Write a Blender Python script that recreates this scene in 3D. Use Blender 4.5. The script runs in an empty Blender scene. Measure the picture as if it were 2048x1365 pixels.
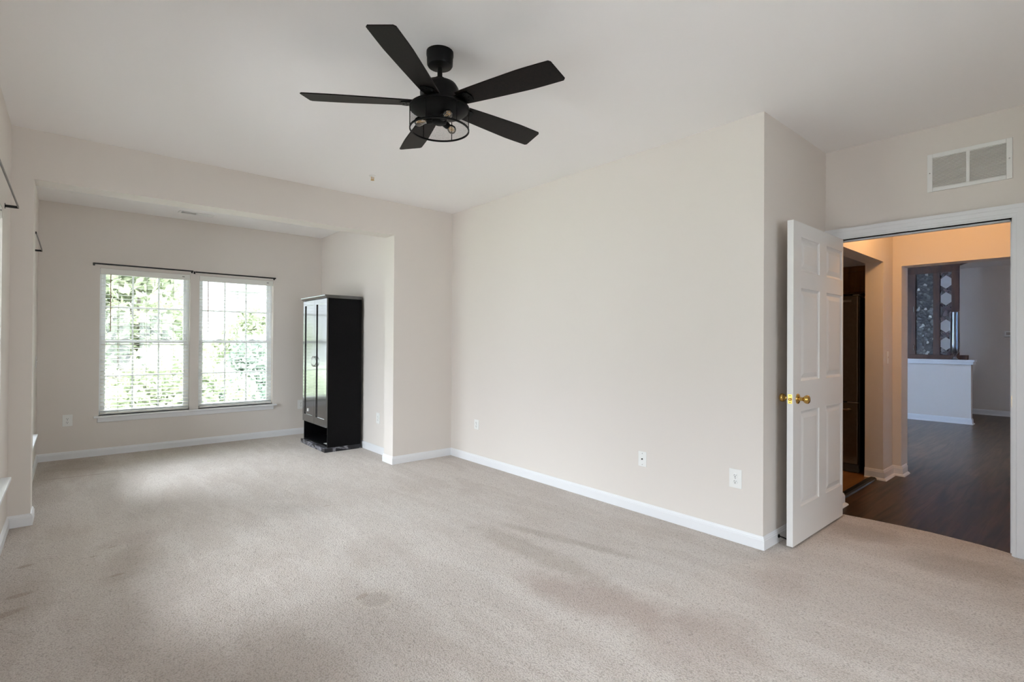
import bpy, bmesh, math, random
from mathutils import Vector, Matrix

# ------------------------------------------------------------------ camera, world, exposure
S = bpy.context.scene
C = S.collection
F_PX, YAW, PITCH, ROLL, CY = 1022.647, 0.711, 0.00605, 0.00607, -4.535
cd = bpy.data.cameras.new('camera')
cam = bpy.data.objects.new('camera', cd)
C.objects.link(cam)
cd.sensor_width = 36.0
cd.lens = 36.0 * F_PX / 2048.0
cd.shift_y = CY / 2048.0
cd.clip_start = 0.02
_f = Vector((math.sin(YAW) * math.cos(PITCH), math.cos(YAW) * math.cos(PITCH), math.sin(PITCH)))
_r = Vector((math.cos(YAW), -math.sin(YAW), 0))
_u = _r.cross(_f)
_r2 = _r * math.cos(ROLL) + _u * math.sin(ROLL)
_u2 = -_r * math.sin(ROLL) + _u * math.cos(ROLL)
cam.matrix_world = Matrix(((_r2.x, _u2.x, -_f.x, 0), (_r2.y, _u2.y, -_f.y, 0), (_r2.z, _u2.z, -_f.z, 1.30), (0, 0, 0, 1)))
S.camera = cam
S.view_settings.view_transform = 'Standard'
S.view_settings.look = 'None'
S.view_settings.gamma = 1
S.view_settings.exposure = -0.02
S.cycles.use_denoising = True
S.cycles.max_bounces = 24
S.cycles.diffuse_bounces = 16
S.cycles.transparent_max_bounces = 64
S.cycles.sample_clamp_indirect = 12

SKY_HIGH, SKY_LOW, SKY_SIDE, SKY_REAR = 33.0, 3.0, 6.0, 7.0
W = bpy.data.worlds.new('sky')
S.world = W
W.use_nodes = True
wt = W.node_tree
bg = wt.nodes['Background']
tc = wt.nodes.new('ShaderNodeTexCoord')
sx = wt.nodes.new('ShaderNodeSeparateXYZ')
wt.links.new(tc.outputs['Generated'], sx.inputs[0])
mr = wt.nodes.new('ShaderNodeMapRange')            # bright overcast overhead, thin at the horizon
mr.interpolation_type = 'SMOOTHSTEP'
mr.inputs['From Min'].default_value = 0.10
mr.inputs['From Max'].default_value = 0.65
mr.inputs['To Min'].default_value = SKY_LOW
mr.inputs['To Max'].default_value = SKY_HIGH
wt.links.new(sx.outputs['Z'], mr.inputs['Value'])
ms = wt.nodes.new('ShaderNodeMapRange')            # extra sky brightness to the left, added to light the room
ms.interpolation_type = 'SMOOTHSTEP'
ms.inputs['From Min'].default_value = -0.35
ms.inputs['From Max'].default_value = -0.80
ms.inputs['To Min'].default_value = 0.0
ms.inputs['To Max'].default_value = SKY_SIDE
wt.links.new(sx.outputs['X'], ms.inputs['Value'])
ad = wt.nodes.new('ShaderNodeMath')
ad.operation = 'ADD'
wt.links.new(mr.outputs[0], ad.inputs[0])
wt.links.new(ms.outputs[0], ad.inputs[1])
mq = wt.nodes.new('ShaderNodeMapRange')            # likewise added brightness in the sky behind the camera
mq.interpolation_type = 'SMOOTHSTEP'
mq.inputs['From Min'].default_value = -0.35
mq.inputs['From Max'].default_value = -0.80
mq.inputs['To Min'].default_value = 0.0
mq.inputs['To Max'].default_value = SKY_REAR
wt.links.new(sx.outputs['Y'], mq.inputs['Value'])
ad2 = wt.nodes.new('ShaderNodeMath')
ad2.operation = 'ADD'
wt.links.new(ad.outputs[0], ad2.inputs[0])
wt.links.new(mq.outputs[0], ad2.inputs[1])
wt.links.new(ad2.outputs[0], bg.inputs['Strength'])
bg.inputs['Color'].default_value = (0.84, 0.91, 1.0, 1)


def portal(name, loc, rot, sx_, sy_):
    ld = bpy.data.lights.new(name, 'AREA')
    ld.shape = 'RECTANGLE'
    ld.size, ld.size_y = sx_, sy_
    ld.cycles.is_portal = True
    o = bpy.data.objects.new(name, ld)
    o.location = loc
    o.rotation_euler = rot
    C.objects.link(o)


def lamp(name, kind, loc, energy, color, size=0.1, rot=(0, 0, 0), size_y=None):
    ld = bpy.data.lights.new(name, kind)
    ld.energy = energy
    ld.color = color
    if kind == 'AREA':
        ld.shape = 'RECTANGLE'
        ld.size, ld.size_y = size, size_y or size
    else:
        ld.shadow_soft_size = size
    o = bpy.data.objects.new(name, ld)
    o.location = loc
    o.rotation_euler = rot
    C.objects.link(o)
    return o


R90 = math.pi / 2
# sky light through the windows: far wall (faces -Y), left walls (face +X)
portal('far_window_daylight', (1.147, 7.50, 1.27), (-R90, 0, 0), 1.9, 1.7)
portal('left_window_daylight', (-0.49, 3.46, 1.27), (0, -R90, 0), 1.7, 1.9)
portal('sunroom_side_window_daylight', (-0.49, 5.79, 1.27), (0, -R90, 0), 1.7, 0.9)
portal('added_near_window_daylight', (-0.49, 1.04, 1.27), (0, -R90, 0), 1.7, 0.9)  # daylight for the unseen window added beside the camera
portal('added_rear_window_daylight', (1.30, -2.36, 1.35), (R90, 0, 0), 1.9, 1.9)  # serves the invented windows behind the camera
# ceiling lamp of the hall behind the door, and the living room's window further on
lamp('hall_ceiling_lamp', 'POINT', (5.20, 0.78, 2.54), 22.0, (1.0, 0.55, 0.22), 0.09)
lamp('living_room_warm_fill', 'POINT', (12.0, -0.5, 2.2), 5.5, (1.0, 0.66, 0.40), 0.1)  # unseen warm fill added to tint the living room's far wall
lamp('living_room_window', 'AREA', (8.6, 4.1, 1.5), 860.0, (0.42, 0.63, 1.0), 1.6, (R90, 0, math.radians(40)), 1.3).data.spread = math.radians(100)

# ------------------------------------------------------------------ helpers
random.seed(7)


def mat(name, color=(0.8, 0.8, 0.8), rough=0.5, metal=0.0, spec=0.5, noise=0.0, nscale=20.0, bump=0.0, bscale=200.0):
    m = bpy.data.materials.new(name)
    m.use_nodes = True
    nt = m.node_tree
    b = nt.nodes['Principled BSDF']
    b.inputs['Base Color'].default_value = (*color, 1)
    b.inputs['Roughness'].default_value = rough
    b.inputs['Metallic'].default_value = metal
    b.inputs['Specular IOR Level'].default_value = spec
    g = nt.nodes.new('ShaderNodeNewGeometry')
    if noise:
        n = nt.nodes.new('ShaderNodeTexNoise')
        n.inputs['Scale'].default_value = nscale
        n.inputs['Detail'].default_value = 4
        nt.links.new(g.outputs['Position'], n.inputs['Vector'])
        cr = nt.nodes.new('ShaderNodeValToRGB')
        cr.color_ramp.elements[0].position = 0.3
        cr.color_ramp.elements[1].position = 0.7
        cr.color_ramp.elements[0].color = (*[c * (1 - noise) for c in color], 1)
        cr.color_ramp.elements[1].color = (*[min(1, c * (1 + noise)) for c in color], 1)
        nt.links.new(n.outputs['Fac'], cr.inputs['Fac'])
        nt.links.new(cr.outputs['Color'], b.inputs['Base Color'])
    if bump:
        n2 = nt.nodes.new('ShaderNodeTexNoise')
        n2.inputs['Scale'].default_value = bscale
        n2.inputs['Detail'].default_value = 3
        nt.links.new(g.outputs['Position'], n2.inputs['Vector'])
        bp = nt.nodes.new('ShaderNodeBump')
        bp.inputs['Strength'].default_value = bump
        bp.inputs['Distance'].default_value = 0.002
        nt.links.new(n2.outputs['Fac'], bp.inputs['Height'])
        nt.links.new(bp.outputs['Normal'], b.inputs['Normal'])
    return m


def glass_mat(name, tint=(1, 1, 1), refl=0.06, rough=0.02):
    m = bpy.data.materials.new(name)
    m.use_nodes = True
    nt = m.node_tree
    nt.nodes.remove(nt.nodes['Principled BSDF'])
    t = nt.nodes.new('ShaderNodeBsdfTransparent')
    t.inputs['Color'].default_value = (*tint, 1)
    g = nt.nodes.new('ShaderNodeBsdfGlossy')
    g.inputs['Roughness'].default_value = rough
    fr = nt.nodes.new('ShaderNodeFresnel')
    fr.inputs['IOR'].default_value = 1.45
    ml = nt.nodes.new('ShaderNodeMath')
    ml.operation = 'MULTIPLY'
    ml.inputs[1].default_value = refl / 0.04
    nt.links.new(fr.outputs[0], ml.inputs[0])
    mx = nt.nodes.new('ShaderNodeMixShader')
    nt.links.new(ml.outputs[0], mx.inputs['Fac'])
    nt.links.new(t.outputs[0], mx.inputs[1])
    nt.links.new(g.outputs[0], mx.inputs[2])
    nt.links.new(mx.outputs[0], nt.nodes['Material Output'].inputs['Surface'])
    return m


class MB:
    """collects shapes into one mesh"""
    def __init__(s):
        s.bm = bmesh.new()

    def box(s, x0, x1, y0, y1, z0, z1):
        v = [s.bm.verts.new((x, y, z)) for x in (x0, x1) for y in (y0, y1) for z in (z0, z1)]
        for f in ((0, 1, 3, 2), (4, 6, 7, 5), (0, 4, 5, 1), (2, 3, 7, 6), (0, 2, 6, 4), (1, 5, 7, 3)):
            s.bm.faces.new([v[i] for i in f])
        return s

    def poly(s, pts):
        s.bm.faces.new([s.bm.verts.new(p) for p in pts])
        return s

    def prism(s, pts, ext):
        """closed outline (3-D points) pushed along ext"""
        e = Vector(ext)
        a = [s.bm.verts.new(p) for p in pts]
        b = [s.bm.verts.new(Vector(p) + e) for p in pts]
        n = len(pts)
        s.bm.faces.new(a)
        s.bm.faces.new(b[::-1])
        for i in range(n):
            s.bm.faces.new([a[i], b[i], b[(i + 1) % n], a[(i + 1) % n]])
        return s

    def tube(s, pts, r, n=12, cap=True, radii=None):
        pts = [Vector(p) for p in pts]
        rings = []
        ref = None
        for i, p in enumerate(pts):
            d = (pts[min(i + 1, len(pts) - 1)] - pts[max(i - 1, 0)]).normalized()
            if ref is None:
                ref = Vector((0, 0, 1)) if abs(d.z) < 0.9 else Vector((1, 0, 0))
            a = d.cross(ref).normalized()
            b = d.cross(a).normalized()
            ref = -b if False else ref
            rr = radii[i] if radii else r
            rings.append([s.bm.verts.new(p + (a * math.cos(2 * math.pi * k / n) + b * math.sin(2 * math.pi * k / n)) * rr) for k in range(n)])
        for q in range(len(rings) - 1):
            for k in range(n):
                s.bm.faces.new([rings[q][k], rings[q][(k + 1) % n], rings[q + 1][(k + 1) % n], rings[q + 1][k]])
        if cap:
            s.bm.faces.new(rings[0][::-1])
            s.bm.faces.new(rings[-1])
        return s

    def lathe(s, prof, center=(0, 0, 0), axis='Z', n=32, close=True):
        """prof: list of (radius, height along the axis)"""
        c = Vector(center)
        rings = []
        for r, h in prof:
            ring = []
            for k in range(n):
                a = 2 * math.pi * k / n
                p = (r * math.cos(a), r * math.sin(a), h)
                if axis == 'X':
                    p = (h, r * math.cos(a), r * math.sin(a))
                elif axis == 'Y':
                    p = (r * math.cos(a), h, r * math.sin(a))
                ring.append(s.bm.verts.new(c + Vector(p)))
            rings.append(ring)
        for q in range(len(rings) - 1):
            for k in range(n):
                s.bm.faces.new([rings[q][k], rings[q][(k + 1) % n], rings[q + 1][(k + 1) % n], rings[q + 1][k]])
        if close:
            s.bm.faces.new(rings[0][::-1])
            s.bm.faces.new(rings[-1])
        return s

    def xf(s, M):
        bmesh.ops.transform(s.bm, matrix=M, verts=s.bm.verts)
        return s

    def build(s, name, m, parent=None, smooth=False, bevel=0.0, seg=2):
        bmesh.ops.recalc_face_normals(s.bm, faces=s.bm.faces)
        me = bpy.data.meshes.new(name)
        s.bm.to_mesh(me)
        s.bm.free()
        if isinstance(m, (list, tuple)):
            for x in m:
                me.materials.append(x)
        else:
            me.materials.append(m)
        o = bpy.data.objects.new(name, me)
        C.objects.link(o)
        if parent is not None:
            o.parent = parent
        if smooth:
            for p in me.polygons:
                p.use_smooth = True
            me.set_sharp_from_angle(angle=math.radians(40))
        if bevel:
            b = o.modifiers.new('bevel', 'BEVEL')
            b.width = bevel
            b.segments = seg
            b.limit_method = 'ANGLE'
            b.angle_limit = math.radians(40)
        return o


def tag(o, label, cat, group=None):
    o['label'] = label
    o['category'] = cat
    if group:
        o['group'] = group
    return o


def thing(name, label, cat, loc=(0, 0, 0), rz=0.0, group=None):
    o = bpy.data.objects.new(name, None)
    o.empty_display_size = 0.1
    o.location = loc
    o.rotation_euler = (0, 0, rz)
    C.objects.link(o)
    return tag(o, label, cat, group)


def struct(o):
    o['kind'] = 'structure'
    return o


def copy_tree(o, parent=None):
    c = o.copy()
    C.objects.link(c)
    if parent is not None:
        c.parent = parent
    for ch in list(o.children):
        copy_tree(ch, c)
    return c


# ------------------------------------------------------------------ materials
M = {}
M['wall'] = mat('greige wall paint', (0.70, 0.651, 0.605), 0.75, spec=0.25, bump=0.08, bscale=260)
M['ceil'] = mat('flat ceiling paint', (0.86, 0.838, 0.828), 0.9, spec=0.1, bump=0.06, bscale=300)
M['trim'] = mat('white trim enamel', (0.75, 0.755, 0.77), 0.38)
M['door'] = mat('white door enamel', (0.74, 0.73, 0.715), 0.42)
M['vinyl'] = mat('white window vinyl', (0.80, 0.81, 0.83), 0.35)
M['blind'] = mat('ivory blind slat', (0.80, 0.79, 0.74), 0.4)
M['cord'] = mat('ladder cord', (0.72, 0.70, 0.66), 0.8)
M['wand'] = mat('brown tilt wand', (0.33, 0.18, 0.13), 0.35)
M['glass'] = glass_mat('window glass', (0.97, 0.98, 0.975), 0.05)
M['blackmetal'] = mat('black painted metal', (0.003, 0.003, 0.003), 0.42, spec=0.14)
M['rod'] = mat('black enamelled rod', (0.012, 0.011, 0.011), 0.22)
M['plate'] = mat('white plastic plate', (0.80, 0.80, 0.78), 0.3)
M['slot'] = mat('dark socket slot', (0.03, 0.028, 0.026), 0.6)
M['brass'] = mat('polished brass', (0.62, 0.40, 0.12), 0.2, metal=1.0)
M['chrome'] = mat('brushed nickel', (0.55, 0.55, 0.54), 0.25, metal=1.0)
M['espresso'] = mat('espresso laminate', (0.010, 0.009, 0.010), 0.17, spec=0.6)
_e = M['espresso'].node_tree.nodes['Principled BSDF']
_e.inputs['IOR'].default_value = 2.0
_e.inputs['Coat Weight'].default_value = 1.0
_e.inputs['Coat Roughness'].default_value = 0.12
M['espresso_side'] = mat('espresso side panel', (0.004, 0.0035, 0.004), 0.5, spec=0.12, noise=0.3, nscale=60)
M['paper'] = mat('white paper', (0.75, 0.74, 0.72), 0.7)
M['tan'] = mat('raw tan board', (0.55, 0.38, 0.25), 0.7)
M['ventdark'] = mat('grey vent backing', (0.42, 0.38, 0.34), 0.9)  # flat grey-brown, seen between the louvers
M['ventwhite'] = mat('white vent enamel', (0.77, 0.765, 0.75), 0.4)
M['steel'] = mat('dark stainless steel', (0.13, 0.105, 0.085), 0.34, metal=0.9, noise=0.08, nscale=40)
M['fridgeside'] = mat('black fridge side', (0.006, 0.006, 0.006), 0.4)
M['rubber'] = mat('grey rubber', (0.06, 0.06, 0.06), 0.6)
M['stucco'] = mat('pale house siding', (0.36, 0.36, 0.36), 0.9)
M['housegrey'] = mat('grey house trim', (0.20, 0.205, 0.21), 0.9)
M['housewin'] = mat('house window glass', (0.14, 0.155, 0.17), 0.4)
M['bark'] = mat('tree bark', (0.14, 0.12, 0.10), 0.9)


def leaf_mat(name, c1, c2):
    m = bpy.data.materials.new(name)
    m.use_nodes = True
    nt = m.node_tree
    b = nt.nodes['Principled BSDF']
    b.inputs['Roughness'].default_value = 0.7
    b.inputs['Specular IOR Level'].default_value = 0.15
    g = nt.nodes.new('ShaderNodeNewGeometry')
    n = nt.nodes.new('ShaderNodeTexNoise')
    n.inputs['Scale'].default_value = 2.2
    n.inputs['Detail'].default_value = 6
    nt.links.new(g.outputs['Position'], n.inputs['Vector'])
    cr = nt.nodes.new('ShaderNodeValToRGB')
    cr.color_ramp.elements[0].position = 0.35
    cr.color_ramp.elements[1].position = 0.65
    cr.color_ramp.elements[0].color = (*c1, 1)
    cr.color_ramp.elements[1].color = (*c2, 1)
    nt.links.new(n.outputs['Fac'], cr.inputs['Fac'])
    nt.links.new(cr.outputs['Color'], b.inputs['Base Color'])
    tl = nt.nodes.new('ShaderNodeBsdfTranslucent')       # leaves let light through
    nt.links.new(cr.outputs['Color'], tl.inputs['Color'])
    mx = nt.nodes.new('ShaderNodeMixShader')
    mx.inputs['Fac'].default_value = 0.45
    nt.links.new(b.outputs[0], mx.inputs[1])
    nt.links.new(tl.outputs[0], mx.inputs[2])
    nt.links.new(mx.outputs[0], nt.nodes['Material Output'].inputs['Surface'])
    return m


M['leaf_a'] = leaf_mat('yellow green leaves', (0.19, 0.225, 0.135), (0.29, 0.315, 0.20))
M['leaf_b'] = leaf_mat('blue green leaves', (0.15, 0.195, 0.155), (0.25, 0.29, 0.23))
M['leaf_c'] = leaf_mat('pink blossom', (0.23, 0.17, 0.195), (0.34, 0.27, 0.30))


def carpet_mat():
    m = bpy.data.materials.new('beige cut pile carpet')
    m.use_nodes = True
    nt = m.node_tree
    N, L = nt.nodes, nt.links
    b = N['Principled BSDF']
    b.inputs['Roughness'].default_value = 0.95
    b.inputs['Specular IOR Level'].default_value = 0.05
    b.inputs['Sheen Weight'].default_value = 0.15
    g = N.new('ShaderNodeNewGeometry')
    pos = g.outputs['Position']

    def noise(scale, detail=4, rough=0.5, vec=None, dist=0.0):
        n = N.new('ShaderNodeTexNoise')
        n.inputs['Scale'].default_value = scale
        n.inputs['Detail'].default_value = detail
        n.inputs['Roughness'].default_value = rough
        n.inputs['Distortion'].default_value = dist
        L.new(vec or pos, n.inputs['Vector'])
        return n

    def ramp(src, p0, p1, c0=(0, 0, 0), c1=(1, 1, 1)):
        r = N.new('ShaderNodeValToRGB')
        r.color_ramp.elements[0].position = p0
        r.color_ramp.elements[1].position = p1
        r.color_ramp.elements[0].color = (*c0, 1)
        r.color_ramp.elements[1].color = (*c1, 1)
        L.new(src, r.inputs['Fac'])
        return r.outputs['Color']

    def mix(fac, a, c, mode='MIX'):
        x = N.new('ShaderNodeMix')
        x.data_type = 'RGBA'
        x.blend_type = mode
        for sock, v in ((x.inputs[0], fac), (x.inputs[6], a), (x.inputs[7], c)):
            if isinstance(v, (int, float)):
                sock.default_value = v
            elif isinstance(v, tuple):
                sock.default_value = (*v, 1)
            else:
                L.new(v, sock)
        return x.outputs[2]

    def blob(x, y, rx, ry, rot=0.0, wob=0.25, soft=0.6):
        """soft-edged worn spot, 1 inside"""
        mp = N.new('ShaderNodeMapping')
        mp.vector_type = 'TEXTURE'
        mp.inputs['Location'].default_value = (x, y, 0)
        mp.inputs['Rotation'].default_value = (0, 0, rot)
        mp.inputs['Scale'].default_value = (rx, ry, 1)
        L.new(pos, mp.inputs['Vector'])
        ln = N.new('ShaderNodeVectorMath')
        ln.operation = 'LENGTH'
        L.new(mp.outputs[0], ln.inputs[0])
        nz = noise(7.0, 5, 0.6)
        ad = N.new('ShaderNodeMath')
        ad.operation = 'MULTIPLY_ADD'
        L.new(nz.outputs['Fac'], ad.inputs[0])
        ad.inputs[1].default_value = wob * 4
        ad.inputs[2].default_value = -wob * 2
        sm = N.new('ShaderNodeMath')
        L.new(ad.outputs[0], sm.inputs[0])
        L.new(ln.outputs['Value'], sm.inputs[1])
        mrn = N.new('ShaderNodeMapRange')
        mrn.interpolation_type = 'SMOOTHSTEP'
        mrn.inputs['From Min'].default_value = 1.0 - soft
        mrn.inputs['From Max'].default_value = 1.0 + soft * 0.3
        mrn.inputs['To Min'].default_value = 1.0
        mrn.inputs['To Max'].default_value = 0.0
        L.new(sm.outputs[0], mrn.inputs['Value'])
        return mrn.outputs[0]

    def scaled(v, k):
        q = N.new('ShaderNodeMath')
        q.operation = 'MULTIPLY'
        L.new(v, q.inputs[0])
        q.inputs[1].default_value = k
        return q.outputs[0]

    base = mix(ramp(noise(0.9, 5, 0.55, dist=0.4).outputs['Fac'], 0.32, 0.68), (0.475, 0.415, 0.365), (0.56, 0.505, 0.460))
    # pile laid over by the vacuum: streaks that follow the room
    mp = N.new('ShaderNodeMapping')
    mp.inputs['Rotation'].default_value = (0, 0, 0.35)
    mp.inputs['Scale'].default_value = (2.2, 0.55, 1)
    L.new(pos, mp.inputs['Vector'])
    st = ramp(noise(2.4, 4, 0.6, mp.outputs[0], 0.5).outputs['Fac'], 0.46, 0.56)
    base = mix(scaled(st, 0.40), base, (0.64, 0.59, 0.545))
    mud = (0.30, 0.240, 0.190)
    rust = (0.33, 0.245, 0.205)
    for (x, y, rx, ry, rot, k, col) in (
            (2.03, 1.66, 0.20, 0.55, 0.25, 0.55, rust), (2.18, 2.35, 0.13, 0.75, 0.05, 0.45, mud),
            (2.46, 2.35, 0.06, 0.62, 0.25, 0.42, mud), (2.10, 1.15, 0.30, 0.28, 0.3, 0.30, rust),
            (1.17, 2.40, 0.13, 0.12, 0, 0.32, mud), (0.42, 2.80, 0.5, 0.7, 0.3, 0.20, mud),
            (3.95, 0.55, 0.22, 0.38, 0.1, 0.42, mud), (4.15, 1.10, 0.22, 0.3, 0, 0.40, mud),
            (0.25, 3.75, 0.12, 0.35, -0.2, 0.30, mud), (0.05, 6.9, 0.30, 0.40, 0, 0.45, mud),
            (0.05, 6.35, 0.45, 0.02, -0.1, 0.5, rust), (-0.15, 3.55, 0.14, 0.3, 0, 0.25, mud),
            (1.45, 2.95, 0.3, 0.25, 0.5, 0.18, mud), (2.95, 1.15, 0.3, 0.16, 0.3, 0.22, rust),
            (0.35, 4.15, 0.25, 0.12, 0.2, 0.2, rust), (1.3, 4.1, 0.13, 0.35, 0.6, 0.18, (0.42, 0.40, 0.37)),
            (0.8, 3.3, 0.6, 0.25, 0.4, 0.16, mud), (0.75, 2.2, 0.6, 0.4, 0.4, 0.16, mud)):
        base = mix(scaled(blob(x, y, rx, ry, rot), min(0.75, k * 1.3)), base, col)
    for (x, y, r_, a, b_, k, col) in ((1.17, 2.40, 0.085, 0.0, 0.0, 0.5, (0.66, 0.60, 0.53)),):      # ring pressed in by a chair leg
        outer, inner = blob(x, y, r_ * 1.25, r_ * 1.25, 0, 0.05, 0.25), blob(x, y, r_ * 0.95, r_ * 0.95, 0, 0.05, 0.25)
        sb = N.new('ShaderNodeMath')
        sb.operation = 'SUBTRACT'
        sb.use_clamp = True
        L.new(outer, sb.inputs[0])
        L.new(inner, sb.inputs[1])
        base = mix(scaled(sb.outputs[0], k), base, col)
    for (x, y, rx, ry, rot) in ((-0.19, 4.03, 0.045, 0.028, 0.3), (-0.19, 3.59, 0.06, 0.030, 0.2), (-0.23, 3.38, 0.11, 0.036, 0.4),
                                (0.20, 4.06, 0.03, 0.012, 0.3), (0.20, 3.56, 0.04, 0.02, 0.2), (1.13, 2.47, 0.05, 0.025, 0.4),
                                (0.11, 3.95, 0.02, 0.01, 0.3), (1.53, 4.0, 0.03, 0.012, 0)):
        base = mix(scaled(blob(x, y, rx, ry, rot, 0.12, 0.5), 0.7), base, (0.30, 0.225, 0.165))
    # tufts: lit tips and the shade in the gaps between, painted into the colour
    vo = N.new('ShaderNodeTexVoronoi')
    vo.inputs['Scale'].default_value = 135.0
    vo.inputs['Randomness'].default_value = 1.0
    wp = noise(40, 2, 0.5)
    wv = N.new('ShaderNodeVectorMath')
    wv.operation = 'MULTIPLY_ADD'
    wv.inputs[1].default_value = (0.02, 0.02, 0.02)
    L.new(wp.outputs['Color'], wv.inputs[0])
    L.new(pos, wv.inputs[2])
    L.new(wv.outputs[0], vo.inputs['Vector'])
    gap = ramp(vo.outputs['Distance'], 0.38, 0.95)
    speck = ramp(noise(210, 2, 0.6).outputs['Fac'], 0.34, 0.62)
    base = mix(scaled(gap, 0.62), base, (0.17, 0.13, 0.10))
    base = mix(scaled(speck, 0.22), base, (0.70, 0.65, 0.60))
    L.new(base, b.inputs['Base Color'])
    inv = N.new('ShaderNodeMath')
    inv.operation = 'SUBTRACT'
    inv.inputs[0].default_value = 1.0
    L.new(vo.outputs['Distance'], inv.inputs[1])
    b1 = N.new('ShaderNodeBump')
    b1.inputs['Strength'].default_value = 0.55
    b1.inputs['Distance'].default_value = 0.006
    L.new(inv.outputs[0], b1.inputs['Height'])
    b2 = N.new('ShaderNodeBump')
    b2.inputs['Strength'].default_value = 0.35
    b2.inputs['Distance'].default_value = 0.03
    L.new(noise(9, 4, 0.6).outputs['Fac'], b2.inputs['Height'])
    L.new(b2.outputs['Normal'], b1.inputs['Normal'])
    L.new(b1.outputs['Normal'], b.inputs['Normal'])
    return m


def wood_mat(name, dark, light, rough, plank=(1.25, 0.19), seam=0.5, stretch=(0.6, 9, 1), gscale=2.5):
    m = bpy.data.materials.new(name)
    m.use_nodes = True
    nt = m.node_tree
    N, L = nt.nodes, nt.links
    b = N['Principled BSDF']
    b.inputs['Roughness'].default_value = rough
    g = N.new('ShaderNodeNewGeometry')
    mp = N.new('ShaderNodeMapping')
    mp.inputs['Scale'].default_value = stretch
    L.new(g.outputs['Position'], mp.inputs['Vector'])
    n = N.new('ShaderNodeTexNoise')
    n.inputs['Scale'].default_value = gscale
    n.inputs['Detail'].default_value = 6
    n.inputs['Distortion'].default_value = 0.8
    L.new(mp.outputs[0], n.inputs['Vector'])
    cr = N.new('ShaderNodeValToRGB')
    cr.color_ramp.elements[0].position = 0.3
    cr.color_ramp.elements[1].position = 0.72
    cr.color_ramp.elements[0].color = (*dark, 1)
    cr.color_ramp.elements[1].color = (*light, 1)
    L.new(n.outputs['Fac'], cr.inputs['Fac'])
    col = cr.outputs['Color']
    if plank:
        br = N.new('ShaderNodeTexBrick')
        br.inputs['Scale'].default_value = 1.0
        br.inputs['Brick Width'].default_value = plank[0]
        br.inputs['Row Height'].default_value = plank[1]
        br.inputs['Mortar Size'].default_value = 0.0022
        br.inputs['Color1'].default_value = (0.62, 0.62, 0.62, 1)
        br.inputs['Color2'].default_value = (1.25, 1.2, 1.15, 1)
        br.inputs['Mortar'].default_value = (seam, seam, seam, 1)
        L.new(g.outputs['Position'], br.inputs['Vector'])
        mx = N.new('ShaderNodeMix')
        mx.data_type = 'RGBA'
        mx.blend_type = 'MULTIPLY'
        mx.inputs[0].default_value = 1.0
        L.new(col, mx.inputs[6])
        L.new(br.outputs['Color'], mx.inputs[7])
        col = mx.outputs[2]
    L.new(col, b.inputs['Base Color'])
    return m


M['carpet'] = carpet_mat()
M['hardwood'] = wood_mat('dark walnut planks', (0.011, 0.0065, 0.004), (0.105, 0.062, 0.038), 0.31)
M['hardwood'].node_tree.nodes['Principled BSDF'].inputs['Specular IOR Level'].default_value = 0.22
M['oakfloor'] = wood_mat('honey oak floor', (0.22, 0.10, 0.03), (0.40, 0.20, 0.07), 0.3)
M['oak'] = wood_mat('honey oak cabinet', (0.16, 0.07, 0.02), (0.34, 0.16, 0.05), 0.35, None, stretch=(7, 7, 0.8))
M['redwood'] = wood_mat('dark cherry frame', (0.018, 0.006, 0.003), (0.058, 0.022, 0.010), 0.45, None, stretch=(7, 7, 0.8))
M['redwood'].node_tree.nodes['Principled BSDF'].inputs['Specular IOR Level'].default_value = 0.2
M['blade'] = wood_mat('dark walnut blade', (0.003, 0.0024, 0.002), (0.011, 0.007, 0.0055), 0.45, None, stretch=(9, 9, 9), gscale=9)
M['blade'].node_tree.nodes['Principled BSDF'].inputs['Specular IOR Level'].default_value = 0.16


def leaded_mat():
    m = bpy.data.materials.new('leaded textured glass')
    m.use_nodes = True
    nt = m.node_tree
    N, L = nt.nodes, nt.links
    b = N['Principled BSDF']
    b.inputs['Roughness'].default_value = 0.25
    b.inputs['Specular IOR Level'].default_value = 0.25
    g = N.new('ShaderNodeNewGeometry')
    vo = N.new('ShaderNodeTexVoronoi')
    vo.inputs['Scale'].default_value = 26
    L.new(g.outputs['Position'], vo.inputs['Vector'])
    sp = N.new('ShaderNodeSeparateColor')
    L.new(vo.outputs['Color'], sp.inputs[0])
    cr = N.new('ShaderNodeValToRGB')
    e = cr.color_ramp.elements
    e[0].position, e[0].color = 0.0, (0.012, 0.010, 0.009, 1)
    e[1].position, e[1].color = 1.0, (0.42, 0.40, 0.34, 1)
    for p, c in ((0.45, (0.018, 0.015, 0.013)), (0.75, (0.04, 0.038, 0.036)), (0.93, (0.10, 0.10, 0.09))):
        q = e.new(p)
        q.color = (*c, 1)
    L.new(sp.outputs[0], cr.inputs['Fac'])
    L.new(cr.outputs['Color'], b.inputs['Base Color'])
    bp = N.new('ShaderNodeBump')
    bp.inputs['Strength'].default_value = 0.25
    bp.inputs['Distance'].default_value = 0.02
    L.new(vo.outputs['Distance'], bp.inputs['Height'])
    L.new(bp.outputs['Normal'], b.inputs['Normal'])
    return m


M['leaded'] = leaded_mat()
M['motif'] = mat('dark wine glass motif', (0.022, 0.010, 0.010), 0.15, noise=0.8, nscale=22)
M['clear'] = glass_mat('clear glass', (0.93, 0.95, 0.97), 0.10)
M['vase'] = glass_mat('clear vase glass', (0.80, 0.84, 0.88), 0.16, 0.08)
M['bulb'] = glass_mat('amber bulb glass', (0.96, 0.90, 0.80), 0.16)
M['filament'] = mat('amber filament', (0.55, 0.30, 0.07), 0.3, metal=0.6)


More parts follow.
